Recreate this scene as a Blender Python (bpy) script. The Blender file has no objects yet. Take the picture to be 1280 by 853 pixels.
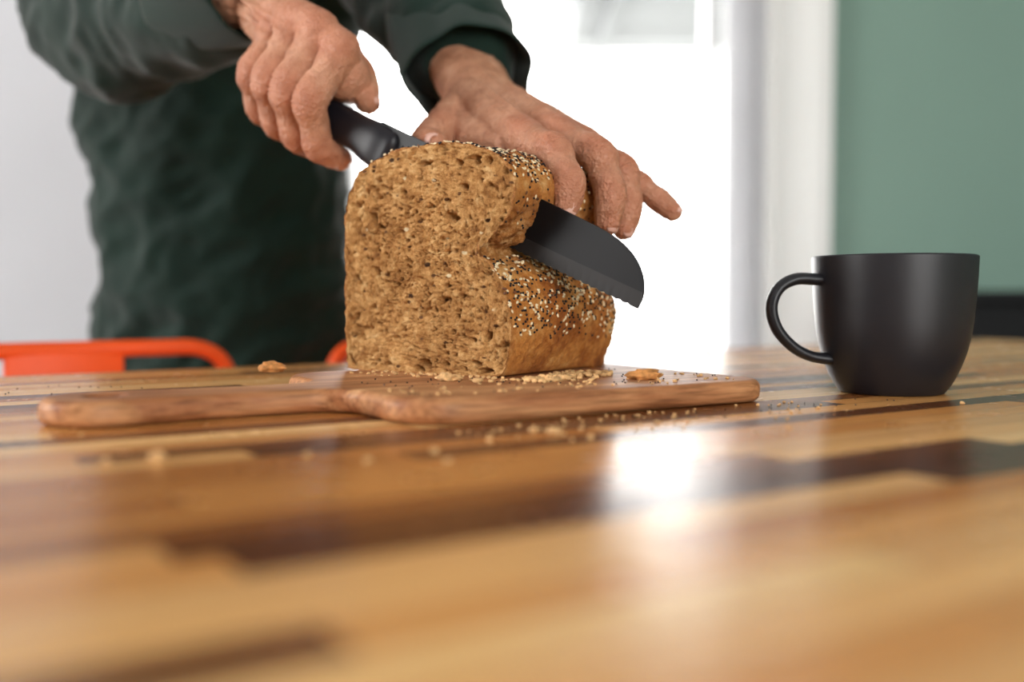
import bpy, bmesh, math, random
import numpy as np
from mathutils import Vector, Matrix, noise
random.seed(7); np.random.seed(7)
TZ=0.75
def W(p):  # cm (table-top frame) -> metres
    return Vector((p[0]/100,p[1]/100,TZ+p[2]/100))
COL=bpy.context.scene.collection
def empty(name,loc=(0,0,0)):
    o=bpy.data.objects.new(name,None); o.location=loc; COL.objects.link(o); o.empty_display_size=.05; return o
def mkobj(name,verts,faces,mat=None,parent=None,smooth=True,scale=True):
    me=bpy.data.meshes.new(name)
    vs=[W(v) for v in verts] if scale else [Vector(v) for v in verts]
    me.from_pydata(vs,[],faces); me.validate(); me.update()
    if smooth: me.polygons.foreach_set('use_smooth',[True]*len(me.polygons))
    o=bpy.data.objects.new(name,me); COL.objects.link(o)
    if mat:
        for m in (mat if isinstance(mat,(list,tuple)) else [mat]): me.materials.append(m)
    if parent: o.parent=parent
    return o
def fixn(o):
    bm=bmesh.new(); bm.from_mesh(o.data); bmesh.ops.recalc_face_normals(bm,faces=bm.faces); bm.to_mesh(o.data); bm.free()
# ---------------------------------------------------------------- materials
def newmat(name):
    m=bpy.data.materials.new(name); m.use_nodes=True; nt=m.node_tree
    b=nt.nodes['Principled BSDF']; return m,nt,b
def N(nt,t,**kw):
    n=nt.nodes.new(t)
    for k,v in kw.items():
        if k in n.inputs: n.inputs[k].default_value=v
        else: setattr(n,k,v)
    return n
def ramp(nt,stops,interp='LINEAR'):
    r=nt.nodes.new('ShaderNodeValToRGB'); e=r.color_ramp.elements
    while len(e)<len(stops): e.new(.5)
    for i,(p,c) in enumerate(stops):
        e[i].position=p; e[i].color=(*c,1)
    r.color_ramp.interpolation=interp
    return r
def simple(name,col,rough=.5,var=.08,scale=20,bump=0,bscale=100,metal=0,spec=.5,coat=0,sheen=0,bdist=.002):
    m,nt,b=newmat(name); L=nt.links
    tc=N(nt,'ShaderNodeTexCoord'); no=N(nt,'ShaderNodeTexNoise',Scale=scale,Detail=4.0)
    L.new(tc.outputs['Object'],no.inputs['Vector'])
    r=ramp(nt,[(.3,[c*(1-var) for c in col]),(.7,[min(1,c*(1+var)) for c in col])])
    L.new(no.outputs['Fac'],r.inputs['Fac']); L.new(r.outputs['Color'],b.inputs['Base Color'])
    b.inputs['Roughness'].default_value=rough; b.inputs['Metallic'].default_value=metal
    b.inputs['Specular IOR Level'].default_value=spec
    b.inputs['Coat Weight'].default_value=coat; b.inputs['Sheen Weight'].default_value=sheen
    if bump:
        n2=N(nt,'ShaderNodeTexNoise',Scale=bscale,Detail=5.0); L.new(tc.outputs['Object'],n2.inputs['Vector'])
        bp=N(nt,'ShaderNodeBump',Strength=bump,Distance=bdist); L.new(n2.outputs['Fac'],bp.inputs['Height']); L.new(bp.outputs['Normal'],b.inputs['Normal'])
    return m
M_white=simple('wall_paint_white',(.64,.64,.67),.7,.02,3)
M_trim=simple('trim_white',(.88,.87,.85),.45,.02,3)
M_green=simple('wall_paint_green',(.19,.30,.245),.6,.03,2,bump=.05,bscale=60)
M_ceil=simple('ceiling_white',(.6,.6,.6),.8,.02,3)
M_floor=simple('floor_grey_wood',(.16,.13,.11),.5,.15,4)
M_frame=simple('window_frame_paint',(.80,.81,.82),.4,.02,3)
M_curt=simple('curtain_sheer',(.88,.88,.89),.8,.03,8)
nt=M_curt.node_tree; b=nt.nodes['Principled BSDF']; tr=nt.nodes.new('ShaderNodeBsdfTranslucent'); tr.inputs['Color'].default_value=(.9,.9,.92,1)
mxs=nt.nodes.new('ShaderNodeMixShader'); mxs.inputs[0].default_value=.35
nt.links.new(b.outputs[0],mxs.inputs[1]); nt.links.new(tr.outputs[0],mxs.inputs[2]); nt.links.new(mxs.outputs[0],nt.nodes['Material Output'].inputs['Surface'])
M_orange=simple('chair_orange_lacquer',(.90,.10,.014),.45,.04,8,spec=.25)
M_blackm=simple('sideboard_black',(.004,.004,.005),.6,.1,8,spec=.2)
M_shirt=simple('shirt_green_cotton',(.0052,.0195,.0135),.85,.18,14,bump=.25,bscale=420,sheen=.16,bdist=.0008,spec=.2)
M_trou=simple('trousers_charcoal',(.018,.019,.022),.85,.15,30,bump=.2,bscale=500,bdist=.0005)
M_shoe=simple('shoe_brown',(.05,.025,.012),.4,.1,20)
M_hair=simple('hair_dark',(.03,.018,.01),.6,.3,80,bump=.5,bscale=250)
M_mug=simple('mug_matte_black_stoneware',(.011,.011,.014),.42,.06,25,bump=.05,bscale=300,bdist=.0004,spec=.4)
M_blade=simple('knife_blade_black_steel',(.005,.005,.006),.42,.05,30,metal=.0,spec=.2,bump=.04,bscale=700,bdist=.0002)
M_bevel=simple('knife_edge_bevel_steel',(.016,.0155,.016),.42,.1,60,metal=.0,spec=.28)
M_handle=simple('knife_handle_black',(.008,.007,.010),.42,.1,40,spec=.35)
M_house=simple('house_render',(.75,.75,.75),.8,.03,2)
M_roof=simple('house_roof',(.09,.095,.095),.8,.2,2)
M_glare_awn=simple('glare_awning_grey',(.12,.125,.13),.8,.2,2)  # dark grey for the added awning, to dim the window reflection
M_grass=simple('garden_paving',(.5,.5,.48),.9,.1,2)
M_nail=simple('fingernail',(.66,.38,.30),.3,.05,60)
def skinmat():
    m,nt,b=newmat('skin'); L=nt.links
    tc=N(nt,'ShaderNodeTexCoord')
    at=N(nt,'ShaderNodeAttribute',attribute_name='red')
    no=N(nt,'ShaderNodeTexNoise',Scale=60.0,Detail=6.0,Roughness=.7); L.new(tc.outputs['Object'],no.inputs['Vector'])
    r=ramp(nt,[(.3,(.36,.145,.075)),(.55,(.54,.265,.155)),(.72,(.68,.38,.245))]); L.new(no.outputs['Fac'],r.inputs['Fac'])
    mx=N(nt,'ShaderNodeMixRGB'); mx.inputs['Color2'].default_value=(.46,.14,.068,1)
    L.new(at.outputs['Fac'],mx.inputs['Fac']); L.new(r.outputs['Color'],mx.inputs['Color1']); L.new(mx.outputs['Color'],b.inputs['Base Color'])
    b.inputs['Roughness'].default_value=.42
    b.inputs['Subsurface Weight'].default_value=.05; b.inputs['Subsurface Radius'].default_value=(.6,.25,.15); b.inputs['Subsurface Scale'].default_value=.005
    vo=N(nt,'ShaderNodeTexVoronoi',Scale=520.0); L.new(tc.outputs['Object'],vo.inputs['Vector'])
    n2=N(nt,'ShaderNodeTexNoise',Scale=190.0,Detail=5.0,Roughness=.65,Distortion=1.0); L.new(tc.outputs['Object'],n2.inputs['Vector'])
    ad=N(nt,'ShaderNodeMath',operation='MULTIPLY_ADD'); L.new(vo.outputs['Distance'],ad.inputs[0]); ad.inputs[1].default_value=.35; L.new(n2.outputs['Fac'],ad.inputs[2])
    bp=N(nt,'ShaderNodeBump',Strength=.9,Distance=.0022); L.new(ad.outputs[0],bp.inputs['Height']); L.new(bp.outputs['Normal'],b.inputs['Normal'])
    return m
M_skin=skinmat()
def tablewood():
    m,nt,b=newmat('table_butcher_block'); L=nt.links
    tc=N(nt,'ShaderNodeTexCoord'); sp=N(nt,'ShaderNodeSeparateXYZ'); L.new(tc.outputs['Object'],sp.inputs[0])
    def MA(op,a,bv=None,c=None):
        n=N(nt,'ShaderNodeMath',operation=op)
        for i,x in enumerate((a,bv,c)):
            if x is None: continue
            if isinstance(x,(int,float)): n.inputs[i].default_value=x
            else: L.new(x,n.inputs[i])
        return n.outputs[0]
    v=MA('ADD',MA('MULTIPLY',sp.outputs['Y'],1/.0205),57.0); row=MA('FLOOR',v)
    wn=N(nt,'ShaderNodeTexWhiteNoise',noise_dimensions='1D'); L.new(row,wn.inputs['W'])
    u=MA('ADD',MA('MULTIPLY',sp.outputs['X'],1/.36),MA('MULTIPLY',wn.outputs['Value'],9.0)); col=MA('FLOOR',u)
    cb=N(nt,'ShaderNodeCombineXYZ'); L.new(row,cb.inputs[0]); L.new(col,cb.inputs[1])
    w2=N(nt,'ShaderNodeTexWhiteNoise',noise_dimensions='3D'); L.new(cb.outputs[0],w2.inputs['Vector'])
    r=ramp(nt,[(0,(.080,.024,.008)),(.12,(.15,.047,.012)),(.19,(.38,.14,.034)),(.36,(.56,.245,.068)),(.58,(.68,.345,.118)),(.82,(.80,.50,.21)),(1,(.48,.18,.045))])
    L.new(w2.outputs['Value'],r.inputs['Fac'])
    mp=N(nt,'ShaderNodeMapping'); mp.inputs['Scale'].default_value=(4,90,5); L.new(tc.outputs['Object'],mp.inputs['Vector'])
    ad=N(nt,'ShaderNodeVectorMath',operation='ADD'); L.new(mp.outputs[0],ad.inputs[0])
    sc=N(nt,'ShaderNodeVectorMath',operation='SCALE'); sc.inputs['Scale'].default_value=20; L.new(w2.outputs['Color'],sc.inputs[0]); L.new(sc.outputs[0],ad.inputs[1])
    no=N(nt,'ShaderNodeTexNoise',Scale=1.0,Detail=6.0,Roughness=.6,Distortion=.4); L.new(ad.outputs[0],no.inputs['Vector'])
    g=ramp(nt,[(.25,(.82,.77,.72)),(.75,(1.1,1.1,1.1))]); L.new(no.outputs['Fac'],g.inputs['Fac'])
    mx=N(nt,'ShaderNodeMixRGB',blend_type='MULTIPLY'); mx.inputs['Fac'].default_value=1; L.new(r.outputs['Color'],mx.inputs['Color1']); L.new(g.outputs['Color'],mx.inputs['Color2'])
    fr=MA('FRACT',v); d=MA('MINIMUM',fr,MA('SUBTRACT',1.0,fr)); j1=MA('LESS_THAN',d,.015)
    fu=MA('FRACT',u); j2=MA('LESS_THAN',MA('MINIMUM',fu,MA('SUBTRACT',1.0,fu)),.0015); j=MA('MAXIMUM',j1,j2)
    m2=N(nt,'ShaderNodeMixRGB'); m2.inputs['Color2'].default_value=(.06,.025,.01,1); L.new(MA('MULTIPLY',j,.55),m2.inputs['Fac']); L.new(mx.outputs['Color'],m2.inputs['Color1'])
    L.new(m2.outputs['Color'],b.inputs['Base Color'])
    n3=N(nt,'ShaderNodeTexNoise',Scale=40.0,Detail=5.0); L.new(tc.outputs['Object'],n3.inputs['Vector'])
    rr=N(nt,'ShaderNodeMapRange'); rr.inputs['To Min'].default_value=.21; rr.inputs['To Max'].default_value=.31; L.new(n3.outputs['Fac'],rr.inputs['Value']); L.new(rr.outputs[0],b.inputs['Roughness'])
    b.inputs['Specular IOR Level'].default_value=.26
    return m
M_table=tablewood()
def boardwood():
    m,nt,b=newmat('board_acacia'); L=nt.links
    tc=N(nt,'ShaderNodeTexCoord')
    mp=N(nt,'ShaderNodeMapping'); mp.inputs['Scale'].default_value=(5,38,38); L.new(tc.outputs['Object'],mp.inputs['Vector'])
    no=N(nt,'ShaderNodeTexNoise',Scale=1.0,Detail=6.0,Roughness=.6,Distortion=1.4); L.new(mp.outputs[0],no.inputs['Vector'])
    r=ramp(nt,[(.25,(.14,.046,.016)),(.42,(.33,.125,.047)),(.58,(.50,.235,.10)),(.78,(.68,.39,.19))]); L.new(no.outputs['Fac'],r.inputs['Fac'])
    m3=N(nt,'ShaderNodeMapping'); m3.inputs['Scale'].default_value=(30,420,420); L.new(tc.outputs['Object'],m3.inputs['Vector'])
    n2=N(nt,'ShaderNodeTexNoise',Scale=1.0,Detail=3.0); L.new(m3.outputs[0],n2.inputs['Vector'])
    g=ramp(nt,[(.3,(.5,.45,.4)),(.55,(1.05,1.05,1.05))]); L.new(n2.outputs['Fac'],g.inputs['Fac'])
    mx=N(nt,'ShaderNodeMixRGB',blend_type='MULTIPLY'); mx.inputs['Fac'].default_value=.9; L.new(r.outputs['Color'],mx.inputs['Color1']); L.new(g.outputs['Color'],mx.inputs['Color2'])
    L.new(mx.outputs['Color'],b.inputs['Base Color']); b.inputs['Roughness'].default_value=.5; b.inputs['Specular IOR Level'].default_value=.3
    bp=N(nt,'ShaderNodeBump',Strength=.35,Distance=.0006); L.new(n2.outputs['Fac'],bp.inputs['Height']); L.new(bp.outputs['Normal'],b.inputs['Normal'])
    return m
M_board=boardwood()
def crumbmat():
    m,nt,b=newmat('bread_crumb'); L=nt.links
    tc=N(nt,'ShaderNodeTexCoord')
    no=N(nt,'ShaderNodeTexNoise',Scale=110.0,Detail=8.0,Roughness=.8); L.new(tc.outputs['Object'],no.inputs['Vector'])
    r=ramp(nt,[(.33,(.22,.085,.022)),(.45,(.46,.22,.066)),(.56,(.66,.37,.14)),(.70,(.86,.60,.30))]); L.new(no.outputs['Fac'],r.inputs['Fac'])
    nb=N(nt,'ShaderNodeTexNoise',Scale=18.0,Detail=4.0); L.new(tc.outputs['Object'],nb.inputs['Vector'])
    rb=ramp(nt,[(.35,(.82,.74,.64)),(.65,(1.1,1.1,1.1))]); L.new(nb.outputs['Fac'],rb.inputs['Fac'])
    mb=N(nt,'ShaderNodeMixRGB',blend_type='MULTIPLY'); mb.inputs['Fac'].default_value=1; L.new(r.outputs['Color'],mb.inputs['Color1']); L.new(rb.outputs['Color'],mb.inputs['Color2'])
    last=mb.outputs['Color']
    for (scl,gt_,colr,rad) in ((120.0,.80,(.13,.050,.016,1),.18),(75.0,.87,(.07,.03,.012,1),.15),(100.0,.93,(.85,.68,.42,1),.16)):
        vo=N(nt,'ShaderNodeTexVoronoi',Scale=scl); 
        mpp=N(nt,'ShaderNodeMapping'); mpp.inputs['Location'].default_value=(scl,scl*2,0); mpp.inputs['Scale'].default_value=(1,1,1.6); L.new(tc.outputs['Object'],mpp.inputs['Vector']); L.new(mpp.outputs[0],vo.inputs['Vector'])
        sp=ramp(nt,[(0,(1,1,1)),(rad,(1,1,1)),(rad+.08,(0,0,0))]); L.new(vo.outputs['Distance'],sp.inputs['Fac'])
        sg=N(nt,'ShaderNodeSeparateColor'); L.new(vo.outputs['Color'],sg.inputs[0])
        gt=N(nt,'ShaderNodeMath',operation='GREATER_THAN'); gt.inputs[1].default_value=gt_; L.new(sg.outputs[0],gt.inputs[0])
        mu=N(nt,'ShaderNodeMath',operation='MULTIPLY'); L.new(gt.outputs[0],mu.inputs[0]); L.new(sp.outputs['Color'],mu.inputs[1])
        mx=N(nt,'ShaderNodeMixRGB'); mx.inputs['Color2'].default_value=colr; L.new(mu.outputs[0],mx.inputs['Fac']); L.new(last,mx.inputs['Color1']); last=mx.outputs['Color']
    L.new(last,b.inputs['Base Color']); b.inputs['Roughness'].default_value=.8; b.inputs['Specular IOR Level'].default_value=.25
    n2=N(nt,'ShaderNodeTexNoise',Scale=240.0,Detail=8.0,Roughness=.75); L.new(tc.outputs['Object'],n2.inputs['Vector'])
    bp=N(nt,'ShaderNodeBump',Strength=1.0,Distance=.003); L.new(n2.outputs['Fac'],bp.inputs['Height']); L.new(bp.outputs['Normal'],b.inputs['Normal'])
    return m
M_crumb=crumbmat()
def crustmat():
    m,nt,b=newmat('bread_crust'); L=nt.links
    tc=N(nt,'ShaderNodeTexCoord')
    no=N(nt,'ShaderNodeTexNoise',Scale=38.0,Detail=9.0,Roughness=.76); L.new(tc.outputs['Object'],no.inputs['Vector'])
    r=ramp(nt,[(.32,(.16,.036,.006)),(.45,(.46,.14,.024)),(.56,(.70,.28,.060)),(.68,(.88,.54,.22))]); L.new(no.outputs['Fac'],r.inputs['Fac'])
    at=N(nt,'ShaderNodeAttribute',attribute_name='shred')
    ns=N(nt,'ShaderNodeTexNoise',Scale=120.0,Detail=8.0,Roughness=.8); L.new(tc.outputs['Object'],ns.inputs['Vector'])
    rs=ramp(nt,[(.36,(.20,.055,.010)),(.5,(.54,.225,.056)),(.64,(.84,.54,.24))]); L.new(ns.outputs['Fac'],rs.inputs['Fac'])
    mx=N(nt,'ShaderNodeMixRGB'); L.new(at.outputs['Fac'],mx.inputs['Fac']); L.new(r.outputs['Color'],mx.inputs['Color1']); L.new(rs.outputs['Color'],mx.inputs['Color2'])
    L.new(mx.outputs['Color'],b.inputs['Base Color']); b.inputs['Roughness'].default_value=.6; b.inputs['Specular IOR Level'].default_value=.3
    n2=N(nt,'ShaderNodeTexNoise',Scale=150.0,Detail=8.0,Roughness=.75); L.new(tc.outputs['Object'],n2.inputs['Vector'])
    bp=N(nt,'ShaderNodeBump',Strength=1.0,Distance=.005); L.new(n2.outputs['Fac'],bp.inputs['Height']); L.new(bp.outputs['Normal'],b.inputs['Normal'])
    return m
M_crust=crustmat()
M_sesame=simple('sesame_seed',(.80,.64,.40),.5,.15,300)
M_poppy=simple('poppy_seed',(.010,.008,.010),.5,.2,300,spec=.3)
M_flax=simple('flax_seed',(.14,.045,.012),.4,.2,300)
M_bits=simple('loose_crumb',(.62,.36,.15),.8,.35,250)
M_bitc=simple('loose_crust_piece',(.55,.24,.075),.75,.5,200,bump=.6,bscale=200,spec=.2)
# ---------------------------------------------------------------- geometry helpers
def catmull(P,R,n):
    P=[np.array(p,float) for p in P]; R=[np.atleast_1d(np.array(r,float)) for r in R]
    out=[];rr=[]
    for i in range(len(P)-1):
        p0=P[i-1] if i>0 else 2*P[0]-P[1]; p1=P[i];p2=P[i+1]; p3=P[i+2] if i+2<len(P) else 2*P[-1]-P[-2]
        for k in range(n):
            t=k/n
            out.append(.5*((2*p1)+(-p0+p2)*t+(2*p0-5*p1+4*p2-p3)*t*t+(-p0+3*p1-3*p2+p3)*t**3))
            s=t*t*(3-2*t); rr.append(R[i]*(1-s)+R[i+1]*s)
    out.append(P[-1]); rr.append(R[-1]); return out,rr
def tube(V,F,P,R,seg=20,n=6,ref=None,cap=True,power=2.0):
    pts,rad=catmull(P,R,n)
    rad=[(r[0],r[-1]) for r in rad]
    T=[]
    for i in range(len(pts)):
        a=pts[max(i-1,0)]; b=pts[min(i+1,len(pts)-1)]; d=b-a; T.append(d/np.linalg.norm(d))
    if cap:
        capn=5; p0=pts[0];t0=T[0];r0=rad[0];p1=pts[-1];t1=T[-1];r1=rad[-1]
        pre=[];post=[]
        for k in range(capn):
            a=(k+.15)/capn*math.pi/2
            c,s=math.cos(a),math.sin(a)
            pre.append((p0-t0*min(r0)*c,(r0[0]*s,r0[1]*s),t0)); post.append((p1+t1*min(r1)*c,(r1[0]*s,r1[1]*s),t1))
        post=post[::-1]
        pts=[x[0] for x in pre]+pts+[x[0] for x in post]; rad=[x[1] for x in pre]+rad+[x[1] for x in post]; T=[x[2] for x in pre]+T+[x[2] for x in post]
    x=np.array(ref,float) if ref is not None else (np.array([1.,0,0]) if abs(T[0][0])<.8 else np.array([0,0,1.]))
    base=len(V); 
    for i,(p,r,t) in enumerate(zip(pts,rad,T)):
        x=x-t*np.dot(x,t); x/=np.linalg.norm(x); y=np.cross(t,x)
        for k in range(seg):
            a=2*math.pi*k/seg; c,s=math.cos(a),math.sin(a)
            if power!=2: c=math.copysign(abs(c)**(2/power),c); s=math.copysign(abs(s)**(2/power),s)
            V.append(tuple(p+x*r[0]*c+y*r[1]*s))
    m=len(pts)
    for i in range(m-1):
        for k in range(seg):
            k2=(k+1)%seg; a=base+i*seg
            F.append((a+k,a+k2,a+seg+k2,a+seg+k))
    F.append(tuple(base+k for k in range(seg))[::-1]); F.append(tuple(base+(m-1)*seg+k for k in range(seg)))
def box(V,F,c,s,R=None):
    b=len(V)
    for dx in (-.5,.5):
        for dy in (-.5,.5):
            for dz in (-.5,.5):
                v=Vector((dx*s[0],dy*s[1],dz*s[2]))
                if R: v=R@v
                V.append((c[0]+v.x,c[1]+v.y,c[2]+v.z))
    for f in ((0,1,3,2),(4,6,7,5),(0,4,5,1),(2,3,7,6),(0,2,6,4),(1,5,7,3)): F.append(tuple(b+i for i in f))
def boxr(V,F,x0,x1,y0,y1,z0,z1): box(V,F,((x0+x1)/2,(y0+y1)/2,(z0+z1)/2),(x1-x0,y1-y0,z1-z0))
def bevel(o,w,seg=3):
    m=o.modifiers.new('bevel','BEVEL'); m.width=w; m.segments=seg; m.limit_method='ANGLE'; return m
def remesh(name,V,F,vox,smooth,mat,parent,fac=.5):
    o=mkobj(name,V,F); fixn(o)
    r=o.modifiers.new('r','REMESH'); r.mode='VOXEL'; r.voxel_size=vox; r.use_smooth_shade=True
    s=o.modifiers.new('s','SMOOTH'); s.factor=fac; s.iterations=smooth
    bpy.context.view_layer.update()
    dg=bpy.context.evaluated_depsgraph_get()
    me=bpy.data.meshes.new_from_object(o.evaluated_get(dg)); 
    o.modifiers.clear(); old=o.data; o.data=me; bpy.data.meshes.remove(old); me.name=name
    me.materials.clear(); me.materials.append(mat); me.polygons.foreach_set('use_smooth',[True]*len(me.polygons))
    if parent: o.parent=parent
    return o
def getco(o):
    a=np.empty(len(o.data.vertices)*3); o.data.vertices.foreach_get('co',a); a=a.reshape(-1,3)
    n=np.empty_like(a).ravel(); o.data.vertices.foreach_get('normal',n); n=n.reshape(-1,3)
    c=a*100; c[:,2]-=TZ*100; return c,n
def setco(o,c):
    a=c.copy(); a[:,2]+=TZ*100; a/=100; o.data.vertices.foreach_set('co',a.ravel()); o.data.update()
# ---------------------------------------------------------------- ROOM (cm, z relative to table top)
FL=-75; CE=175; XL,XR,YF,YB=-270,270,-230,262
V=[];F=[]; boxr(V,F,XL-10,XR+10,YF-10,YB+10,FL-10,FL); mkobj('floor',V,F,M_floor,smooth=False)
V=[];F=[]; boxr(V,F,XL-10,XR+10,YF-10,YB+10,CE,CE+10); mkobj('ceiling',V,F,M_ceil,smooth=False)
WX0,WX1=-46,64; WT=118
V=[];F=[]; boxr(V,F,XL,WX0,YB,YB+12,FL,CE); boxr(V,F,WX0,WX1,YB,YB+12,WT,CE); mkobj('wall_back',V,F,M_white,smooth=False)
V=[];F=[]; boxr(V,F,WX1,XR,YB,YB+12,FL,CE); mkobj('wall_back_green',V,F,M_green,smooth=False)
V=[];F=[]; boxr(V,F,64.5,82.0,YB-5,YB,FL,CE); boxr(V,F,66.5,79,YB-6.2,YB-5,FL,CE); o=mkobj('trim_1',V,F,M_trim,smooth=False)
V=[];F=[]; boxr(V,F,XL,WX0,YB-1.5,YB,FL,FL+9); mkobj('baseboard_back',V,F,M_trim,smooth=False)
V=[];F=[]; boxr(V,F,XR,XR+10,YF,YB+12,FL,CE); mkobj('wall_right',V,F,M_green,smooth=False)
z0,z1=5,140
LY0,LY1=-60,130
V=[];F=[]
boxr(V,F,XL-10,XL,YF,LY0,FL,CE); boxr(V,F,XL-10,XL,LY1,YB+12,FL,CE); boxr(V,F,XL-10,XL,LY0,LY1,FL,z0); boxr(V,F,XL-10,XL,LY0,LY1,z1,CE)
mkobj('wall_left',V,F,M_white,smooth=False)
FX0,FX1=40,240
V=[];F=[]
boxr(V,F,XL,FX0,YF-10,YF,FL,CE); boxr(V,F,FX1,XR,YF-10,YF,FL,CE); boxr(V,F,FX0,FX1,YF-10,YF,FL,z0); boxr(V,F,FX0,FX1,YF-10,YF,z1,CE)
mkobj('wall_front',V,F,M_white,smooth=False)
win=empty('window_1',W((10,YB,40)))
def wpart(name,V,F,mat,par):
    o=mkobj(name,V,F,mat,smooth=False); o.parent=par; o.matrix_parent_inverse=Matrix.Translation(-par.location); return o
V=[];F=[]
for a,b in ((WX0,WX0+5),(50.5,53.5),(58,64)): boxr(V,F,a,b,YB+1,YB+8,FL,WT)
boxr(V,F,WX0,WX1,YB+1,YB+8,WT-5,WT); boxr(V,F,WX0,WX1,YB+1,YB+8,FL,FL+6)
wpart('frame',V,F,M_frame,win)
e=empty('window_2',W((XL,35,70))); V=[];F=[]
for yy in (LY0,32,LY1-6): boxr(V,F,XL-8,XL-2,yy,yy+6,z0,z1)
boxr(V,F,XL-8,XL-2,LY0,LY1,z0,z0+5); boxr(V,F,XL-8,XL-2,LY0,LY1,z1-5,z1); wpart('frame',V,F,M_frame,e)
e=empty('window_3',W((140,YF,70))); V=[];F=[]
for xx in (FX0,137,FX1-6): boxr(V,F,xx,xx+6,YF-8,YF-2,z0,z1)
boxr(V,F,FX0,FX1,YF-8,YF-2,z0,z0+5); boxr(V,F,FX0,FX1,YF-8,YF-2,z1-5,z1); wpart('frame',V,F,M_frame,e)
V=[];F=[];n=70
for i in range(n+1):
    x=53.5+10.5*i/n; y=YB-9+2.0*math.sin(i*.85)+.6*math.sin(i*2.3)
    for z in (FL+2,CE-6): V.append((x,y,z))
for i in range(n): F.append((2*i,2*i+2,2*i+3,2*i+1))
o=mkobj('curtain',V,F,M_curt)
V=[];F=[]; boxr(V,F,-3000,3000,YB+12,5000,FL-15,FL-5); mkobj('patio_ground',V,F,M_grass,smooth=False)
aw=empty('glare_awning',W((100,380,150)))  # awning added outside to cut the window's glare on the tabletop
V=[];F=[]; boxr(V,F,-90,28,YB+14,480,146,150); boxr(V,F,28,300,YB+14,480,127,131); boxr(V,F,28,30,YB+14,480,131,150)  # lower right slab also gives the grey band at the window's top
for x in (-88,294): boxr(V,F,x,x+6,472,478,FL-5,130)
for k in range(4): boxr(V,F,40+k*60,44+k*60,YB+14,480,122,127)
wpart('glare_canopy',V,F,M_glare_awn,aw)
h=empty('neighbour_house',W((140,950,0)))
V=[];F=[]; boxr(V,F,60,240,950,1300,FL-5,240); wpart('walls',V,F,M_house,h)
V=[(50,920,236),(250,920,236),(250,1150,380),(50,1150,380),(50,1330,236),(250,1330,236)];F=[(0,1,2,3),(3,2,5,4),(0,3,4),(1,5,2),(0,4,5,1)]; wpart('roof',V,F,M_roof,h)
# ---------------------------------------------------------------- TABLE
ANG=math.radians(33); cu,su=math.cos(ANG),math.sin(ANG)
table=empty('dining_table',(0,0,0))
R=Matrix.Rotation(ANG,4,'Z')
def local(name,V,F,mat,par,smooth=False):
    me=bpy.data.meshes.new(name); me.from_pydata([Vector(v)/100 for v in V],[],F); me.update(); me.materials.append(mat)
    o=bpy.data.objects.new(name,me); COL.objects.link(o); o.matrix_world=Matrix.Translation((0,0,TZ))@R; o.parent=par; fixn(o)
    if smooth: me.polygons.foreach_set('use_smooth',[True]*len(me.polygons))
    return o
V=[];F=[]; boxr(V,F,-75,140,-22,90,-3.6,0); o=local('tabletop',V,F,M_table,table); bevel(o,.004,3)
V=[];F=[]; boxr(V,F,-60,125,-10,-7,-12,-3.6); boxr(V,F,-60,125,76,79,-12,-3.6); boxr(V,F,-63,-60,-10,79,-12,-3.6); boxr(V,F,125,128,-10,79,-12,-3.6); local('apron',V,F,M_table,table)
V=[];F=[]
for u in (-62,126):
    for v in (-9,78): boxr(V,F,u-3.5,u+3.5,v-3.5,v+3.5,FL,-3.6)
local('legs',V,F,M_table,table)
# ---------------------------------------------------------------- CUTTING BOARD (rounded-over edge built ring by ring)
BA=math.radians(31); cb_,sb_=math.cos(BA),math.sin(BA); C0=(-7.2,47.2)
def BU(u,v,z): return (C0[0]+u*cb_-v*sb_, C0[1]+u*sb_+v*cb_, z)
def arc(cx,cy,r,a0,a1,n=8): return [(cx+r*math.cos(math.radians(a0+(a1-a0)*i/n)),cy+r*math.sin(math.radians(a0+(a1-a0)*i/n))) for i in range(n+1)]
L_,Wd=27.2,20.5; hc=10.4; U0=2.4
out=[]
out+=arc(U0+3.2,2.9,3.2,180,270,12)+arc(L_-2.4,2.1,2.4,270,360)+arc(L_-2.4,Wd-2.4,2.4,0,90)+arc(U0+3.2,Wd-3.2,3.2,90,180,12)
out+=arc(U0-2.2,hc+2.2+2.2,2.2,0,-84,10)
out+=[(-3,hc+2.12),(-5.6,hc+2.35)]+arc(-10.0,hc,2.95,70,290,24)+[(-5.6,hc-2.35),(-3,hc-2.12)]
out+=arc(U0-2.2,hc-2.2-2.2,2.2,84,0,10)
def rs_closed(P,step):
    P=np.array(P+[P[0]]); dd=np.linalg.norm(np.diff(P,axis=0),axis=1); s=np.concatenate([[0],np.cumsum(dd)]); n=int(s[-1]/step); q=np.linspace(0,s[-1],n,endpoint=False)
    return np.stack([np.interp(q,s,P[:,0]),np.interp(q,s,P[:,1])],1)
def normals2(P):
    t=np.roll(P,-1,0)-np.roll(P,1,0); n=np.stack([t[:,1],-t[:,0]],1); return n/np.linalg.norm(n,axis=1)[:,None]
TH=1.35; rb=.5
outp=rs_closed(out,.35); area=np.sum(outp[:,0]*np.roll(outp[:,1],-1)-np.roll(outp[:,0],-1)*outp[:,1])/2
on=normals2(outp)*(1 if area>0 else -1)
hp=rs_closed(arc(-9.8,hc,1.05,0,350,24),.3); ha=np.sum(hp[:,0]*np.roll(hp[:,1],-1)-np.roll(hp[:,0],-1)*hp[:,1])/2
hn=-normals2(hp)*(1 if ha>0 else -1)
bm=bmesh.new(); prof_=[]
for k in range(7): a=math.pi/2*k/6; prof_.append((rb*(1-math.sin(a)),rb*(1-math.cos(a))))
prof_+= [(i_,TH-z_) for i_,z_ in prof_[::-1]]
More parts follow.
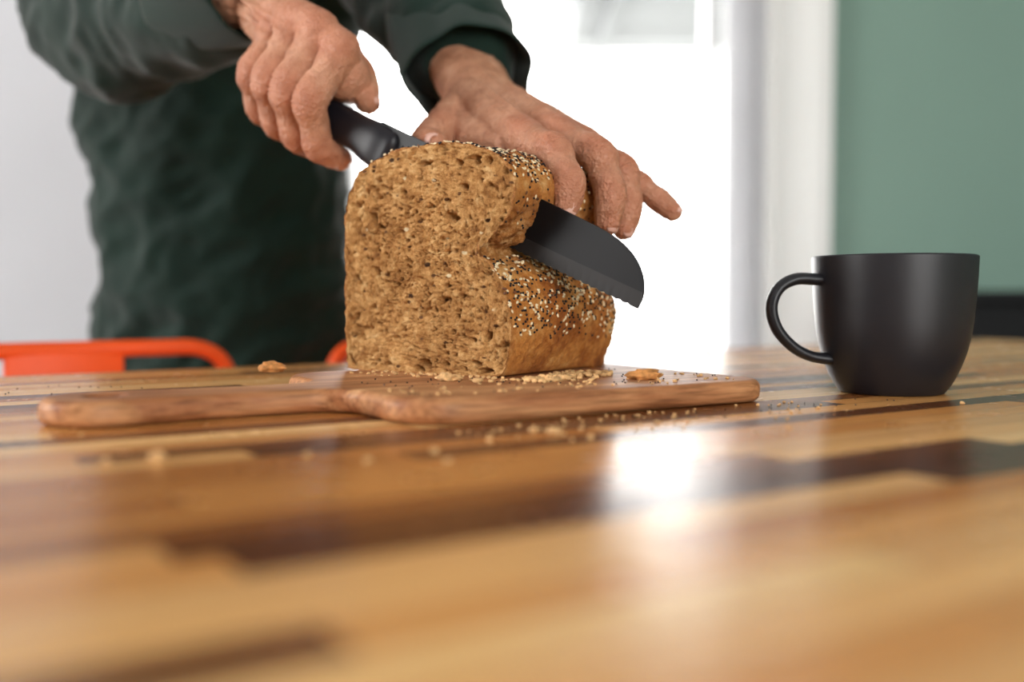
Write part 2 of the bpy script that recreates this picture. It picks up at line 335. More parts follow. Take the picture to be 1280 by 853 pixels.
def rings(P,Nn,sc=1):
    rr=[]
    for ins,z in prof_:
        rr.append([bm.verts.new((( p[0]-n_[0]*ins*sc)/100,(p[1]-n_[1]*ins*sc)/100,z/100)) for p,n_ in zip(P,Nn)])
    for a,b in zip(rr[:-1],rr[1:]):
        m=len(a)
        for k in range(m): bm.faces.new((a[k],a[(k+1)%m],b[(k+1)%m],b[k]))
    return rr
ro=rings(outp,on); rh=rings(hp,hn,.5)
for idx in (0,-1):
    es=[]
    for ringv in (ro[idx],rh[idx]):
        for k in range(len(ringv)): es.append(bm.edges.get((ringv[k],ringv[(k+1)%len(ringv)])))
    bmesh.ops.triangle_fill(bm,edges=es,use_beauty=True)
bmesh.ops.recalc_face_normals(bm,faces=bm.faces)
me=bpy.data.meshes.new('cutting_board'); bm.to_mesh(me); bm.free(); me.materials.append(M_board)
o=bpy.data.objects.new('cutting_board',me); COL.objects.link(o); o.matrix_world=Matrix.Translation(W((C0[0],C0[1],0.03)))@Matrix.Rotation(BA,4,'Z')
me.polygons.foreach_set('use_smooth',[True]*len(me.polygons))
o.modifiers.new('wn','WEIGHTED_NORMAL')
BZ=TH+.03
# ---------------------------------------------------------------- BREAD
A=np.array([-11.6,69.4]); a_=np.array([.58,.815]); w_=np.array([.815,-.58])
def BR(w,t,z): 
    p=A+a_*t+w_*w; return (p[0],p[1],z+BZ)
prof=[(.5,.02),(4,0),(7,0),(10,0),(12.8,.05),(13.6,.5),(14.1,1.8),(14.2,3.4),(13.9,5.0),(13.3,6.3),(12.2,7.35),(11.7,7.9),(12.5,8.6),(13.5,9.6),(14.3,10.8),(14.4,12.2),(13.6,13.5),(11.9,14.4),(9.7,14.85),(7,14.95),(4.6,14.7),(2.4,14.1),(.9,13.0),(.15,11.3),(0,8.5),(0,5),(.0,2),(.1,.6)]
def closed(P,n):
    m=len(P); pts=[]
    for i in range(m):
        p0,p1,p2,p3=[np.array(P[(i+k)%m],float) for k in (-1,0,1,2)]
        for k in range(14):
            t=k/14; pts.append(.5*((2*p1)+(-p0+p2)*t+(2*p0-5*p1+4*p2-p3)*t*t+(-p0+3*p1-3*p2+p3)*t**3))
    pts=np.array(pts); d=np.linalg.norm(np.roll(pts,-1,0)-pts,axis=1); s=np.concatenate([[0],np.cumsum(d)]); q=np.linspace(0,s[-1],n,endpoint=False)
    pp=np.vstack([pts,pts[:1]]); return np.stack([np.interp(q,s,pp[:,0]),np.interp(q,s,pp[:,1])],1)
NP=420; PR=closed(prof,NP); cen=np.array([7.0,7.6]); LL=15.0
tanp=np.roll(PR,-1,0)-np.roll(PR,1,0); nrm=np.stack([tanp[:,1],-tanp[:,0]],1); nrm/=np.linalg.norm(nrm,axis=1)[:,None]
KT=3.1
def knife_edge_z(w): return 18.7-.45*(w-.73)-3.7-BZ
TE=10.6; TR=LL-TE
tl=[0,.03,.1,.2]+list(np.arange(.32,2.8,.12))+[2.9,3.0,3.04,3.08,3.12,3.16,3.2,3.3]+list(np.arange(3.42,TE,.14))
for k in range(0,30):
    a=k/30*math.pi/2; tl.append(TE+TR*math.sin(a))
V=[];F=[];fm=[];SH=[]
def fb(x,y,z,s,o=4):
    return noise.fractal(Vector((x*s,y*s,z*s)),1.0,2.0,o)
def facedisp(w,z): return .13*fb(w,z,0,.8,3)+.10*fb(w,z,5,2.2,3)
for t in tl:
    sc=1.0
    if t>TE: sc=.60+.40*math.sqrt(max(0,1-((t-TE)/TR)**2))
    for i in range(NP):
        w,z=PR[i]; q=cen+(PR[i]-cen)*np.array([sc,sc]); 
        if sc<1: q[1]=max(q[1]-(1-sc)*5.0,0) if PR[i][1]>.5 else 0.02
        crust=min(1,z/1.0)
        d=.16*fb(w,t,z,.45,3)*crust+.11*fb(w,t,z,2.2,4)*crust
        shred=0
        if w>10.5 and 6.4<z<12.8:
            g=math.exp(-((z-8.3)/1.5)**2) if z<8.3 else math.exp(-((z-8.3)/2.5)**2)
            shred=g
            d+=g*(-.35*noise.noise(Vector((t*.9,z*1.3,3)))-.34*abs(noise.noise(Vector((t*2.4,z*2.0,9))))+.18*fb(w,t,z,4,3))
        if w>11 and z<8: d+=1.0*math.sin(min(t,11)/11*math.pi*.85)*math.exp(-((z-4.9)/2.4)**2)
        if abs(t-KT)<.07 and q[1]>knife_edge_z(q[0]) : d-=.9*(1 if abs(t-KT)<.05 else .3)
        q=q+nrm[i]*d
        tt=t+(facedisp(w,z) if t<.25 else 0)
        V.append(BR(q[0],tt,max(q[1],0.0))); SH.append(max(shred,.8*max(0,1-t/.35)))
nt_=len(tl)
for j in range(nt_-1):
    for i in range(NP):
        i2=(i+1)%NP; F.append((j*NP+i,j*NP+i2,(j+1)*NP+i2,(j+1)*NP+i)); fm.append(1)
b=len(V); lastr=[V[(nt_-1)*NP+i] for i in range(NP)]; c=np.mean(np.array(lastr),axis=0)
V.append(tuple(c+np.array([a_[0]*.1,a_[1]*.1,0]))); SH.append(0)
for i in range(NP): F.append(((nt_-1)*NP+i,(nt_-1)*NP+(i+1)%NP,b)); fm.append(1)
NR=150; prev=0
for k in range(1,NR):
    s=1-k/NR
    base=len(V)
    for i in range(NP):
        q=cen+(PR[i]-cen)*s; w,z=q
        tt=facedisp(w,z)
        tt+=.11*fb(w,z,5,4.0,4)+.05*fb(w,z,9,9.0,2)
        wx,wz=.35*noise.noise(Vector((w*1.6,z*1.6,1))),.35*noise.noise(Vector((w*1.6,z*1.6,7)))
        for (fs,th,dep,of,gb) in ((.75,.30,.95,0,.08),(1.7,.31,.48,13.7,.12),(3.2,.34,.26,41.2,.2),(5.5,.36,.13,77,.3)):
            dd,_=noise.voronoi(Vector((w*fs*.75+of+wx,z*fs*1.25+of+wz,of)))
            gate=noise.noise(Vector((w*.9+of,z*.9,of*2)))+gb
            x=dd[0]
            if x<th and gate>0: tt+=dep*min(1,gate*4)*(1-(x/th)**2)**.7
        edge=min(1,(1-s)*25)
        tt=tt*edge+(1-edge)*facedisp(w,z)
        V.append(BR(w,tt,max(z,.0))); SH.append(1)
    for i in range(NP):
        i2=(i+1)%NP; F.append((prev+i2,prev+i,base+i,base+i2)); fm.append(0 if k>2 else 1)
    prev=base
b=len(V); V.append(BR(cen[0],.05,cen[1])); SH.append(1)
for i in range(NP): F.append((prev+(i+1)%NP,prev+i,b)); fm.append(0)
bread=empty('bread_loaf',W(BR(7,7,0)))
def keep(o,par):
    o.parent=par; o.matrix_parent_inverse=Matrix.Translation(-par.location); return o
loaf=mkobj('loaf',V,F,[M_crumb,M_crust]); 
if len(loaf.data.polygons)==len(fm): loaf.data.polygons.foreach_set('material_index',fm)
at=loaf.data.attributes.new('shred','FLOAT','POINT'); at.data.foreach_set('value',np.array(SH,dtype=np.float32))
fixn(loaf); keep(loaf,bread)
def seedmesh(name,items,mat,par):
    V=[];F=[]
    for (p,n,l,wd,hh) in items:
        n=Vector(n).normalized(); r=Vector((random.gauss(0,1),random.gauss(0,1),random.gauss(0,1))); x=(r-n*r.dot(n)).normalized(); y=n.cross(x); b=len(V); p=Vector(p)
        V.append(tuple(p+x*l)); 
        for (cc,ss) in ((.55,.8),(-.35,1.0)):
            for k in range(6):
                an=k*math.pi/3; V.append(tuple(p+x*l*cc+y*wd*ss*math.cos(an)+n*hh*ss*math.sin(an)))
        V.append(tuple(p-x*l))
        for k in range(6):
            k2=(k+1)%6; F.append((b,b+1+k,b+1+k2)); F.append((b+1+k,b+7+k,b+7+k2,b+1+k2)); F.append((b+7+k,b+13,b+7+k2))
    o=mkobj(name,V,F,mat); keep(o,par); return o
co,no_=getco(loaf)
S={'s':[],'p':[],'f':[]}
for _ in range(60000):
    j=random.randrange(0,nt_-1); 
    if random.random()>(tl[j+1]-tl[j])/.25: continue
    i=random.randrange(NP); w,z=PR[i]; t=tl[j]
    if t>14.3: continue
    pr=0
    if w>10.5 and 2.2<z<7.5: pr=min(1,(z-2.2)/1.8)*(.8+.6*noise.noise(Vector((t*.6,z*.6,0))))
    if z>12.0 and w>1.5: pr=.85*min(1,(z-12.0)/1.5)*min(1,(w-.5)/3)
    if w>12.5 and 9.5<z<=12.2: pr=.12
    if random.random()<pr*.46:
        vi=j*NP+i; p=co[vi]+no_[vi]*.03; k=random.random()
        if k<.36: S['s'].append((p,no_[vi],random.uniform(.13,.17),.095,.06))
        elif k<.92: S['p'].append((p,no_[vi],.095,.08,.06))
        else: S['f'].append((p,no_[vi],.18,.095,.05))
seedmesh('sesame_seeds',S['s'],M_sesame,bread); seedmesh('poppy_seeds',S['p'],M_poppy,bread); seedmesh('flax_seeds',S['f'],M_flax,bread)
def chunk(V,F,c,r,sq=.7,asp=None):
    bm=bmesh.new(); bmesh.ops.create_icosphere(bm,subdivisions=2 if r<.3 else 3,radius=1); b=len(V); sd=random.random()*50
    rx,ry,rz=r*random.uniform(.8,1.3),r*random.uniform(.8,1.3),r*sq; an=random.random()*6
    if asp: rx,ry,an=r*asp,r,.1
    for v in bm.verts:
        q=v.co*(1+.5*noise.noise(v.co*1.7+Vector((sd,0,0)))+.3*noise.noise(v.co*4+Vector((sd,0,0))))
        x,y=q.x*rx,q.y*ry; V.append((c[0]+x*math.cos(an)-y*math.sin(an),c[1]+x*math.sin(an)+y*math.cos(an),c[2]+max(q.z,-.8)*rz+rz*.78))
    for f in bm.faces: F.append(tuple(b+v.index for v in f.verts))
    bm.free()
crumbs=empty('bread_crumbs',W((0,55,0)))
V=[];F=[]; chunk(V,F,(8.1,60.8,BZ),.58,.62,1.7); chunk(V,F,(-16.2,67.0,BZ),.6,.6,1.5); keep(mkobj('crust_pieces',V,F,M_bitc),crumbs)
V=[];F=[]
onboard=[(-4.0,59.6,.5),(-3.4,59.9,.35),(1.2,59,.3),(-2,58.6,.28),(3.2,60,.35),(2.6,59.2,.3)]
for x,y,r in onboard: chunk(V,F,(x,y,BZ),r,.6)
for i in range(170):
    q=BR(15.2+abs(random.gauss(0,1.3)),random.uniform(-1.5,6.5),0); chunk(V,F,(q[0],q[1],BZ),random.uniform(.06,.28))
for i in range(90):
    q=BU(random.uniform(3.5,26),random.uniform(.7,6),0); chunk(V,F,(q[0],q[1],BZ),random.uniform(.03,.14))
for i in range(70):
    q=BR(random.uniform(3,15),-abs(random.gauss(.5,1.2))-.3,0); chunk(V,F,(q[0],q[1],BZ),random.uniform(.04,.15))
keep(mkobj('crumbs_on_board',V,F,M_bits),crumbs)
V=[];F=[]
for x,y,r in ((-15.6,38,.22),(-13.9,38.8,.3),(-8.3,40,.15),(-5.6,38.5,.18),(1,47,.22),(2,46.4,.3),(-3.2,41,.16),(-20,46,.1),(9,51,.12),(27.0,59.5,.14),(3.6,45,.16),(-1,44,.15),(-2.5,38.5,.16)): chunk(V,F,(x,y,0),r)
for i in range(90):
    u=random.uniform(3,28); v=-abs(random.gauss(0,3.0))-.8; q=BU(u,v,0)
    chunk(V,F,(q[0],q[1],0),random.uniform(.03,.12))
keep(mkobj('crumbs_on_table',V,F,M_bits),crumbs)
items=[]
for i in range(80):
    q=BU(random.uniform(3.5,26),random.uniform(.7,12),BZ+.05); items.append((q,(0,0,1),.06,.05,.05))
for i in range(70):
    u=random.uniform(2,34); q=BU(u,-abs(random.gauss(0,3))-.8,.05)
    if (q[0]-25.6)**2+(q[1]-67)**2>20: items.append((q,(0,0,1),.05,.045,.045))
for i in range(25): items.append(((random.uniform(-36,-20),random.uniform(64,76),.05),(0,0,1),.06,.05,.05))
seedmesh('poppy_seeds_loose',items,M_poppy,crumbs)
# ---------------------------------------------------------------- KNIFE
d=Vector((w_[0],w_[1],-.46)).normalized(); zup=Vector((0,0,1)); e=(zup-d*zup.dot(d)).normalized(); nn=d.cross(e)
H0=Vector((A[0]+a_[0]*KT+w_[0]*.73,A[1]+a_[1]*KT+w_[1]*.73,18.9))
def K(x,y,s=0): return tuple(H0+d*x+e*y+nn*s)
knife=empty('bread_knife',W(H0))
BLn=24.2; nx=560; V=[];F=[];fm=[]
def top(x):
    if x<18.9: return 0
    return -3.05*(1-(max(0,1-((x-18.9)/5.32)**2.7))**(1/2.0))
for i in range(nx+1):
    x=BLn*i/nx; tp=top(x); ed=-3.95+.55*(x/BLn)**2; bv=ed+1.05
    if 1.5<x<23.6: ed+=.08*(1-abs(math.sin(x/.6*math.pi)))
    bv=min(bv,tp-.03); ed=min(ed,bv-.02)
    thk=.10
    for (y,s) in ((tp,thk),(bv,thk),(ed,.008),(ed,-.008),(bv,-thk),(tp,-thk)): V.append(K(x,y,s))
for i in range(nx):
    for k in range(6):
        k2=(k+1)%6; F.append((i*6+k,i*6+k2,i*6+6+k2,i*6+6+k)); fm.append(1 if k in (1,3) else 0)
F.append((0,1,2,3,4,5));F.append(tuple(nx*6+k for k in range(6))[::-1]); fm+=[0,0]
bl=mkobj('blade',V,F,[M_blade,M_bevel],smooth=False); bl.data.polygons.foreach_set('material_index',fm); fixn(bl); keep(bl,knife)
V=[];F=[]
tube(V,F,[K(1.4,-1.9),K(0,-1.7),K(-2,-1.5),K(-5,-1.5),K(-8.5,-1.5),K(-11.5,-1.7),K(-13,-1.9)],[(.75,1.6),(.95,1.6),(.95,1.35),(1.05,1.4),(1.0,1.3),(1.0,1.45),(.9,1.3)],seg=28,n=6,ref=nn,power=2.6)
keep(mkobj('handle',V,F,M_handle),knife)
# ---------------------------------------------------------------- MUG
MX,MY=25.6,67.0
pr=[(0,.25),(2.6,.25),(2.9,0.02),(3.25,.0),(3.5,.25),(3.9,.9),(4.35,1.9),(4.7,3.0),(4.95,4.3),(5.1,5.8),(5.2,7.4),(5.26,8.9),(5.24,9.08),(5.12,9.15),(4.98,9.08),(4.94,8.9),(4.86,7.4),(4.7,5),(4.4,3),(3.7,1.5),(2.5,.9),(0,.8)]
pp,_=catmull([(a,b,0) for a,b in pr],[1]*len(pr),4); SG=96; V=[];F=[]
for p in pp:
    for k in range(SG):
        an=2*math.pi*k/SG; V.append((MX+max(p[0],.001)*math.cos(an),MY+max(p[0],.001)*math.sin(an),max(p[1],0)+.02))
for i in range(len(pp)-1):
    for k in range(SG): k2=(k+1)%SG; F.append((i*SG+k,i*SG+k2,(i+1)*SG+k2,(i+1)*SG+k))
hd=np.array([-.99,-.12]); 
def MH(r,z): return (MX+hd[0]*r,MY+hd[1]*r,z)
tube(V,F,[MH(4.7,7.55),MH(5.6,7.6),MH(6.9,7.6),MH(8.0,7.0),MH(8.5,5.8),MH(8.15,4.4),MH(7.1,3.2),MH(5.8,2.5),MH(4.2,2.25)],[(.62,.40)]*3+[(.55,.38)]*3+[(.55,.36)]*2+[(.65,.4)],seg=20,n=6,ref=(0.12,-.99,0))
mug=mkobj('coffee_mug',V,F,M_mug); fixn(mug)
# ---------------------------------------------------------------- CHAIRS
def chair(loc,ang):
    e=empty('dining_chair',W((loc[0],loc[1],FL))); c,s=math.cos(ang),math.sin(ang)
    def Q(x,y,z): return (loc[0]+x*c-y*s,loc[1]+x*s+y*c,z)
    V=[];F=[]; hw=16.5
    P=[Q(-hw+1,-.5,-32),Q(-hw,0,-20),Q(-hw,0,-6),Q(-hw+.6,0,-1.2),Q(-hw+3.2,0,.9),Q(-hw+8,.4,1.1),Q(0,1,1.1),Q(hw-8,.4,1.1),Q(hw-3.2,0,.9),Q(hw-.6,0,-1.2),Q(hw,0,-6),Q(hw,0,-20),Q(hw-1,-.5,-32)]
    tube(V,F,P,[(.85,.95)]*len(P),seg=14,n=5,ref=(c,s,0))
    Rz=Matrix.Rotation(ang,3,'Z')
    box(V,F,Q(0,.6,-13),(11,1.2,28),Rz)
    box(V,F,Q(0,.3,-27),(31,1.2,5),Rz)
    o=mkobj('backrest',V,F,M_orange); bevel(o,.003,2); keep(o,e); fixn(o)
    V=[];F=[]; box(V,F,Q(0,-20,-31),(39,40,2.2),Rz); o=mkobj('seat',V,F,M_orange,smooth=False); bevel(o,.01,4); keep(o,e)
    V=[];F=[]
    for sx in (-1,1):
        tube(V,F,[Q(sx*15.5,-.6,-32),Q(sx*16.5,2,-55),Q(sx*17,4,FL+1)],[1.3,1.2,1.0],seg=12,n=4)
        tube(V,F,[Q(sx*15.5,-36,-32),Q(sx*16.5,-37,-55),Q(sx*17,-38,FL+1)],[1.3,1.2,1.0],seg=12,n=4)
    keep(mkobj('legs',V,F,M_orange),e)
chair((-44.2,98.5),ANG); chair((-6.6,120.5),ANG)
# ---------------------------------------------------------------- SIDEBOARD
sb=empty('sideboard',W((150,230,FL)))
V=[];F=[]; boxr(V,F,88,262,212,YB-1,FL+8,5.0); o=wpart('carcass',V,F,M_blackm,sb); bevel(o,.004,2)
V=[];F=[]; boxr(V,F,86,264,210,YB-.5,5.0,7.6); o=wpart('top',V,F,M_blackm,sb); bevel(o,.003,2)
V=[];F=[]
for x in (94,150,206): boxr(V,F,x,x+50,210.8,212,FL+12,3); boxr(V,F,x+22,x+28,209.5,210.8,-8,-7)
for x in (92,256): boxr(V,F,x,x+4,216,220,FL,FL+8)
wpart('doors',V,F,M_blackm,sb)
# ---------------------------------------------------------------- PERSON
man=empty('man_slicing_bread',W((-36,125,FL)))
wristR=np.array([-21.6,81.5,31.2]); elbR=np.array([-41,102,34]); shR=np.array([-55,116,60])
wristL=np.array([-2.6,80.5,22.6]); elbL=np.array([-12,101,42]); shL=np.array([-17,117,63])
V=[];F=[]
tube(V,F,[(-36.5,129,-8),(-36.5,128,4),(-36.5,126,18),(-36.8,124,32),(-36.5,121,45),(-36.3,118,56),(-36,117,63),(-36,116,67)],[(16.2,11),(15.6,11),(15.0,10.8),(15.7,11.5),(18,12),(17.5,11),(11,8),(6.5,6.5)],seg=40,n=6,ref=(1,0,0))
def arm(sh,el,wr,k,re=4.3):
    dd=(wr-el); cu_=el+dd*k
    m1=sh*.5+el*.5; m2=el*.5+cu_*.5
    inn=np.array([-36,118,60])*.35+sh*.65
    tube(V,F,[inn,sh,m1,el,m2,cu_],[7.5,7.8,6.6,6.3,5.3,re],seg=28,n=7)
arm(shR,elbR,wristR,.86,4.0); arm(shL,elbL,wristL,.78,4.2)
shirt=remesh('shirt',V,F,.006,8,M_shirt,None)
c,n_=getco(shirt)
dis=np.zeros(len(c))
for i,p in enumerate(c):
    q=Vector(p)
    fold=1-2*abs(noise.noise(Vector((q.x*.10+q.z*.06,q.y*.08,q.z*.13-q.x*.09+4))))
    dis[i]=.9*noise.noise(Vector((q.x*.07,q.y*.07,q.z*.12+.05*q.x)))+1.0*fold+.5*(1-2*abs(noise.noise(Vector((q.x*.2+9,q.y*.2,q.z*.3-q.x*.12)))))+.22*noise.noise(q*.5)
setco(shirt,c+n_*dis[:,None]); keep(shirt,man)
def cuff(name,el,wr,k0,k1,r0,r1,tilt):
    dd=wr-el; L=np.linalg.norm(dd); t=dd/L; x=np.cross(t,[0,0,1.]); x/=np.linalg.norm(x); y=np.cross(x,t)
    V=[];F=[];ns=9;sg=48
    for i in range(ns):
        f=i/(ns-1); r=r0+(r1-r0)*f**1.5
        for k in range(sg):
            an=2*math.pi*k/sg; ca,sa=math.cos(an),math.sin(an)
            rr=r*(1+.05*math.sin(3*an+2)+.035*math.sin(5*an+f*2)+.02*math.sin(9*an+4*f)); 
            p=el+dd*(k0+(k1-k0)*f)+t*(tilt*f*ca)+x*ca*rr*1.03+y*sa*rr*.97
            V.append(tuple(p))
    for i in range(ns-1):
        for k in range(sg): k2=(k+1)%sg; F.append((i*sg+k,i*sg+k2,(i+1)*sg+k2,(i+1)*sg+k))
    o=mkobj(name,V,F,M_shirt); s=o.modifiers.new('s','SOLIDIFY'); s.thickness=.0025; s.offset=0; ss=o.modifiers.new('b','SUBSURF'); ss.levels=1; ss.render_levels=1
    keep(o,man)
cuff('cuff_left',elbL,wristL,.62,.93,4.7,4.9,-1.0)
cuff('cuff_right',elbR,wristR,.70,1.05,5.0,4.1,.4)
V=[];F=[]
tube(V,F,[(-36.5,129,4),(-36.5,129.5,-4),(-36.5,129.5,-12)],[(15.0,10.2),(16,11),(15,10.5)],seg=36,n=5,ref=(1,0,0))
for s in (-1,1): tube(V,F,[(-36.5+s*7.5,129.5,-8),(-36.5+s*9,129,-25),(-36.5+s*10,128,-42),(-36.5+s*10.5,130,-58),(-36.5+s*11,131,FL+6)],[8.5,8.3,6.6,6,5],seg=24,n=6)
keep(remesh('trousers',V,F,.008,5,M_trou,None),man)
V=[];F=[]
for s in (-1,1): tube(V,F,[(-36.5+s*11,134,FL+4.5),(-36.5+s*11.5,128,FL+5),(-36.5+s*12,121,FL+3.6),(-36.5+s*12.5,114,FL+3)],[(4,4.3),(4.2,4.8),(4.6,3.5),(3.8,2.5)],seg=20,n=5,ref=(1,0,0))
keep(mkobj('shoes',V,F,M_shoe),man)
V=[];F=[]
tube(V,F,[(-36,116,60),(-36,114,68),(-36,110,76)],[6,5.6,5.6],seg=24)
tube(V,F,[(-36,103,71),(-36,103.5,75),(-36,105,80),(-36,106,85),(-36,107.5,90)],[(3.5,3.2),(5.6,6.5),(6.8,8.5),(7.3,9),(6,7.4)],seg=32,ref=(1,0,0))
tube(V,F,[(-36,96.8,84),(-36,95.0,80.5),(-36,95.8,79)],[.8,1.25,1.1],seg=12)
for s in (-1,1):
    tube(V,F,[(-36+s*7.2,106,79),(-36+s*7.9,106.5,82),(-36+s*7.6,107.5,84.5)],[(.8,.9),(.9,1.8),(.7,1.3)],seg=12)
    tube(V,F,[(-36+s*1.2,97.2,85.8),(-36+s*3.2,97,86.4),(-36+s*5,98.6,85.8)],[.7,.8,.6],seg=10)
tube(V,F,[(-38.2,98,76.2),(-36,96.9,76.4),(-33.8,98,76.2)],[.5,.75,.5],seg=10)
head=remesh('head',V,F,.003,5,M_skin,None); keep(head,man)
V=[];F=[]; 
tube(V,F,[(-36,110.5,79),(-36,110,85),(-36,107.5,90),(-36,104,93.5)],[(6.9,6.5),(7.8,8),(7.6,8.6),(5.5,6)],seg=28,ref=(1,0,0)); keep(remesh('hair',V,F,.004,3,M_hair,None),man)
V=[];F=[]
for s in (-1,1): tube(V,F,[(-36+s*3.1,97.9,84.0),(-36+s*3.1,97.7,84.0)],[1.1,1.1],seg=14,n=2)
keep(mkobj('eyes',V,F,simple('eye',(.5,.5,.5),.2)),man)
# ---- hands
def finish_hand(o,joints,tend):
    c,n_=getco(o); red=np.zeros(len(c)); dis=np.zeros(len(c))
    for (p,ax,do,r,kind) in joints:
        p=np.array(p,float); ax=np.array(ax,float); ax/=np.linalg.norm(ax); do=np.array(do,float); do-=ax*np.dot(do,ax); do/=np.linalg.norm(do)
        rel=c-p; D=np.linalg.norm(rel,axis=1); al=rel@ax; dors=np.clip((n_@do+.15)/.8,0,1); near=D<r*2.2
        g=np.exp(-(D/(r*1.25))**2)
        red=np.maximum(red,.85*np.exp(-(D/(r*1.35))**2)*(.35+.65*dors))
        if kind=='pip':
            cr=sum(np.exp(-((al-k*.24+.05*np.sin(k*9))/.06)**2) for k in (-2,-1,0,1,2))
            dis-=near*dors*g*cr*.13*r; dis+=dors*g*.16
        elif kind=='dip':
            cr=sum(np.exp(-((al-k*.2)/.05)**2) for k in (-1,0,1)); dis-=near*dors*g*cr*.09*r; dis+=dors*g*.04
        elif kind=='mcp': dis+=dors*g*.30
    for (a,b,do,r) in tend:
        a=np.array(a,float); b=np.array(b,float); ab=b-a; L=np.linalg.norm(ab); ab/=L
        al=np.clip((c-a)@ab,0,L); dd=np.linalg.norm(c-(a+al[:,None]*ab),axis=1)
        don=np.array(do,float)/np.linalg.norm(do); dors=np.clip((n_@don-.1)/.6,0,1)
        sd=np.cross(ab,don); sd/=np.linalg.norm(sd); l=np.abs((c-a)@sd)
        m=np.exp(-(l/.22)**2)*dors*np.clip(al/L*4,0,1)*np.clip((1-al/L)*5,0,1)*(dd<3.2)
        dis+=m*r
    for i in range(len(c)):
        q=Vector(c[i]); dis[i]+=.06*noise.noise(q*1.1)+.035*noise.noise(q*3.0)
        dis[i]-=.02*max(0,.25-abs(noise.noise(Vector((q.x*2.2,q.y*2.2,q.z*5)))))*4
        # raised veins
        dis[i]+=.06*max(0,1-abs(noise.noise(Vector((q.x*.55+3,q.y*.4,q.z*.4))))/.05)*(1 if red[i]<.25 else 0)
    setco(o,c+n_*dis[:,None])
    at=o.data.attributes.new('red','FLOAT','POINT'); at.data.foreach_set('value',np.clip(red,0,1).astype(np.float32))
def nail(V,F,tip,prev,dors,r):
    tip=Vector(tip);ax=(tip-Vector(prev)).normalized(); do=Vector(dors); do=(do-ax*do.dot(ax)).normalized(); sd=ax.cross(do)
    n=7;b=len(V); L=r*1.25; 
    for i in range(n):
        for k in range(n):
            f=i/(n-1); g=(k/(n-1)-.5)*2; wd=r*.72*(1-.35*abs(2*f-1)**4)
            an=g*.85; p=tip+ax*(-.45*r+L*f)+sd*math.sin(an)*wd*1.15+do*((math.cos(an)*.96+.035)*r*(1-.26*f**2))
            V.append(tuple(p))
    for i in range(n-1):
        for k in range(n-1): F.append((b+i*n+k,b+i*n+k+1,b+i*n+n+k+1,b+i*n+n+k))
def hand(name,wrist,farm,fingers,thumb,pad,palmref):
    V=[];F=[];J=[];NV=[];NF=[];T=[]
    tube(V,F,[farm,wrist*.5+farm*.5,wrist],[(3.3,2.9),(3.1,2.5),(3.1,2.2)],seg=28,ref=palmref,n=6)
    for i,(m,p,dd,t,s,do) in enumerate(fingers):
        m,p,dd,t=[np.array(q,float) for q in (m,p,dd,t)]
        side=np.array(palmref,float); off=(i-1.5)*.95
        wpt=wrist+side*(-off)
        mid=(wpt*.45+m*.55)
        tube(V,F,[wpt,mid,m],[(1.55,1.55),(1.5,1.55),(1.22*s,1.26*s)],seg=20,n=6)
        tube(V,F,[m,m*.5+p*.5,p,p*.5+dd*.5,dd,dd*.4+t*.6,t],[1.2*s,1.06*s,1.14*s,.96*s,1.02*s,.95*s,.80*s],seg=24,n=6)
        J+= [(m,p-m,do,1.3*s,'mcp'),(p,(dd-m),do,1.15*s,'pip'),(dd,(t-p),do,1.0*s,'dip'),(t,(t-dd),do,.75*s,'tip')]
        T.append((wpt,m,np.cross(m-wrist,palmref) if np.cross(m-wrist,palmref)@np.array(do)>0 else -np.cross(m-wrist,palmref),.24))
        nail(NV,NF,t,dd,do,.82*s)
    cm,mp,ip,tp,do=thumb; cm,mp,ip,tp=[np.array(q,float) for q in (cm,mp,ip,tp)]
    tube(V,F,[cm,mp,ip,ip*.4+tp*.6,tp],[1.75,1.45,1.22,1.18,.92],seg=24,n=6)
    J+=[(mp,ip-cm,do,1.3,'mcp'),(ip,tp-mp,do,1.15,'pip'),(tp,tp-ip,do,.9,'tip')]
    nail(NV,NF,tp,ip,do,.95)
    for q in pad: tube(V,F,q[0],q[1],seg=20,n=6)
    o=remesh(name,V,F,.00095,5,M_skin,None); finish_hand(o,J,T); keep(o,man)
    nl=mkobj(name+'_nails',NV,NF,M_nail); s=nl.modifiers.new('s','SOLIDIFY'); s.thickness=.0005; keep(nl,man)
h_=-np.array(d); f_=np.array([0,-1.,0]); f_=f_-h_*f_.dot(h_); f_/=np.linalg.norm(f_); g_=np.cross(h_,f_); 
if g_[2]<0: g_=-g_
Hc=np.array(K(0,-1.5))
def G(s,g,f,h=0): return Hc+h_*(s+h)+g_*g+f_*f
fr=[]
for s,sc,mg,mf in ((3.9,1.12,4.5,2.2),(6.4,1.16,5.1,2.5),(8.9,1.10,4.9,2.4),(11.2,.98,4.2,2.0)):
    dor=f_*1.0+g_*.1
    fr.append((G(s,mg,mf,1.1),G(s,.15*sc,2.85*sc,.4),G(s,-2.0*sc,.9,0),G(s,-2.0*sc,-1.5,-.2),sc,dor))
hand('right_hand',wristR,wristR+(elbR-wristR)*.35,fr,((-19.8,80,28.4),(-14.4,77.6,26.0),(-11.7,75.8,23.4),(-10.6,74.1,20.8),(.8,.2,.6)),
     [([wristR*.7+G(8,2,0)*.3,G(8,2.9,.4),G(5,3.1,.5)],[2.1,2.1,1.8])],np.array([-.62,.70,.35]))
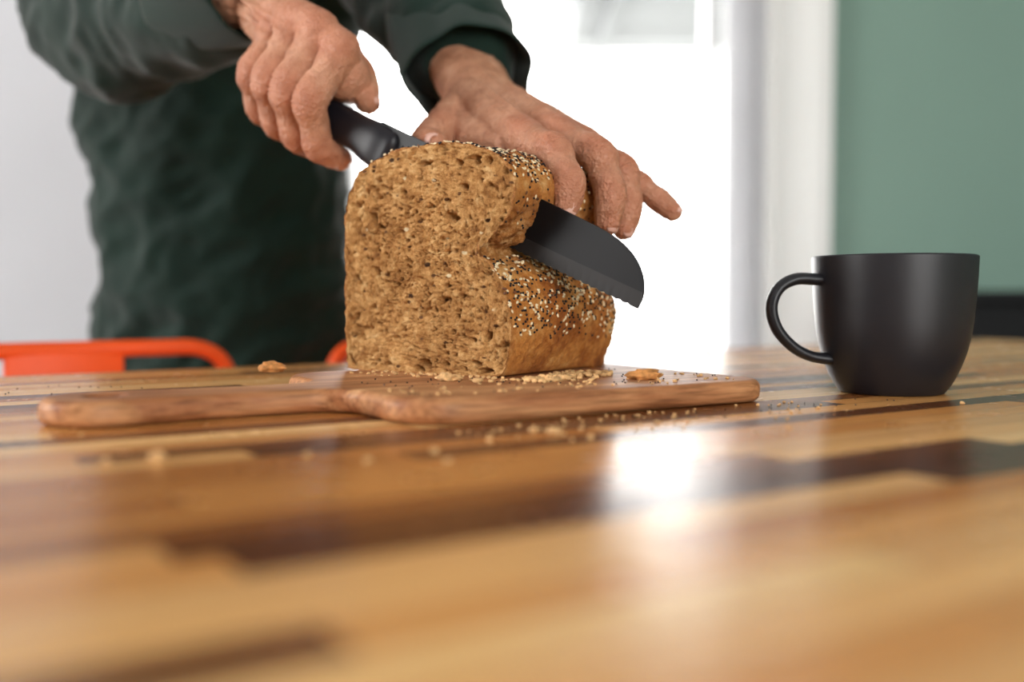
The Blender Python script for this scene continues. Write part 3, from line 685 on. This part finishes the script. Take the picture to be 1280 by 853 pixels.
fl=[((.9,70.3,17.4),(2.75,66.7,16.1),(3.75,65.2,13.9),(3.55,64.9,12.3),1.06,(.5,-.7,.5)),
    ((3.3,71.2,17.7),(5.8,68.1,16.0),(6.6,67.2,13.4),(6.4,67.0,11.4),1.10,(.6,-.6,.45)),
    ((5.3,72.5,17.2),(7.7,70.3,15.2),(8.1,69.9,12.9),(7.8,69.7,11.2),1.03,(.7,-.6,.4)),
    ((6.9,74.2,16.3),(9.2,72.6,14.5),(10.6,71.9,13.3),(11.5,71.4,12.5),.86,(.3,-.4,.8))]
hand('left_hand',wristL,wristL+(elbL-wristL)*.35,fl,((-4.2,78.5,20.6),(-5.6,75.5,18.6),(-6.3,73,17.4),(-5.4,70.4,17.1),(-.6,-.2,.7)),
     [([wristL,(0,75,18.6),(1.5,72.3,17.2)],[2.1,1.9,1.3]),([(-4,78,20),(-2.5,75,18.2),(-.5,72,17.3)],[1.7,1.6,1.1])],np.array([-.93,-.37,0.]))
# ---------------------------------------------------------------- LIGHT
wd=bpy.data.worlds.new('sky'); bpy.context.scene.world=wd; wd.use_nodes=True; nt=wd.node_tree
bg=nt.nodes['Background']; bg.inputs['Color'].default_value=(1,.99,.97,1); bg.inputs['Strength'].default_value=13.0
def portal(name,loc,rot,sx,sy):
    l=bpy.data.lights.new(name,'AREA'); l.shape='RECTANGLE'; l.size=sx/100; l.size_y=sy/100; l.cycles.is_portal=True
    o=bpy.data.objects.new(name,l); COL.objects.link(o); o.location=W(loc); o.rotation_euler=rot
portal('portal_back',((WX0+WX1)/2,YB+10,(FL+WT)/2),(math.radians(-90),0,0),110,WT-FL)
portal('portal_left',(XL-9,(LY0+LY1)/2,(z0+z1)/2),(0,math.radians(-90),0),z1-z0,LY1-LY0)
portal('portal_front',((FX0+FX1)/2,YF-9,(z0+z1)/2),(math.radians(90),0,0),FX1-FX0,z1-z0)
# ---------------------------------------------------------------- CAMERA
cam=bpy.data.cameras.new('camera'); cam.lens=35; cam.sensor_width=36; cam.clip_start=.01
o=bpy.data.objects.new('camera',cam); COL.objects.link(o); o.location=(0,0,TZ+.065); o.rotation_euler=(math.radians(90-2.6),0,0)
cam.dof.use_dof=True; cam.dof.focus_distance=.625; cam.dof.aperture_fstop=2.6
bpy.context.scene.camera=o
sc=bpy.context.scene
sc.view_settings.view_transform='Standard'; sc.view_settings.look='None'
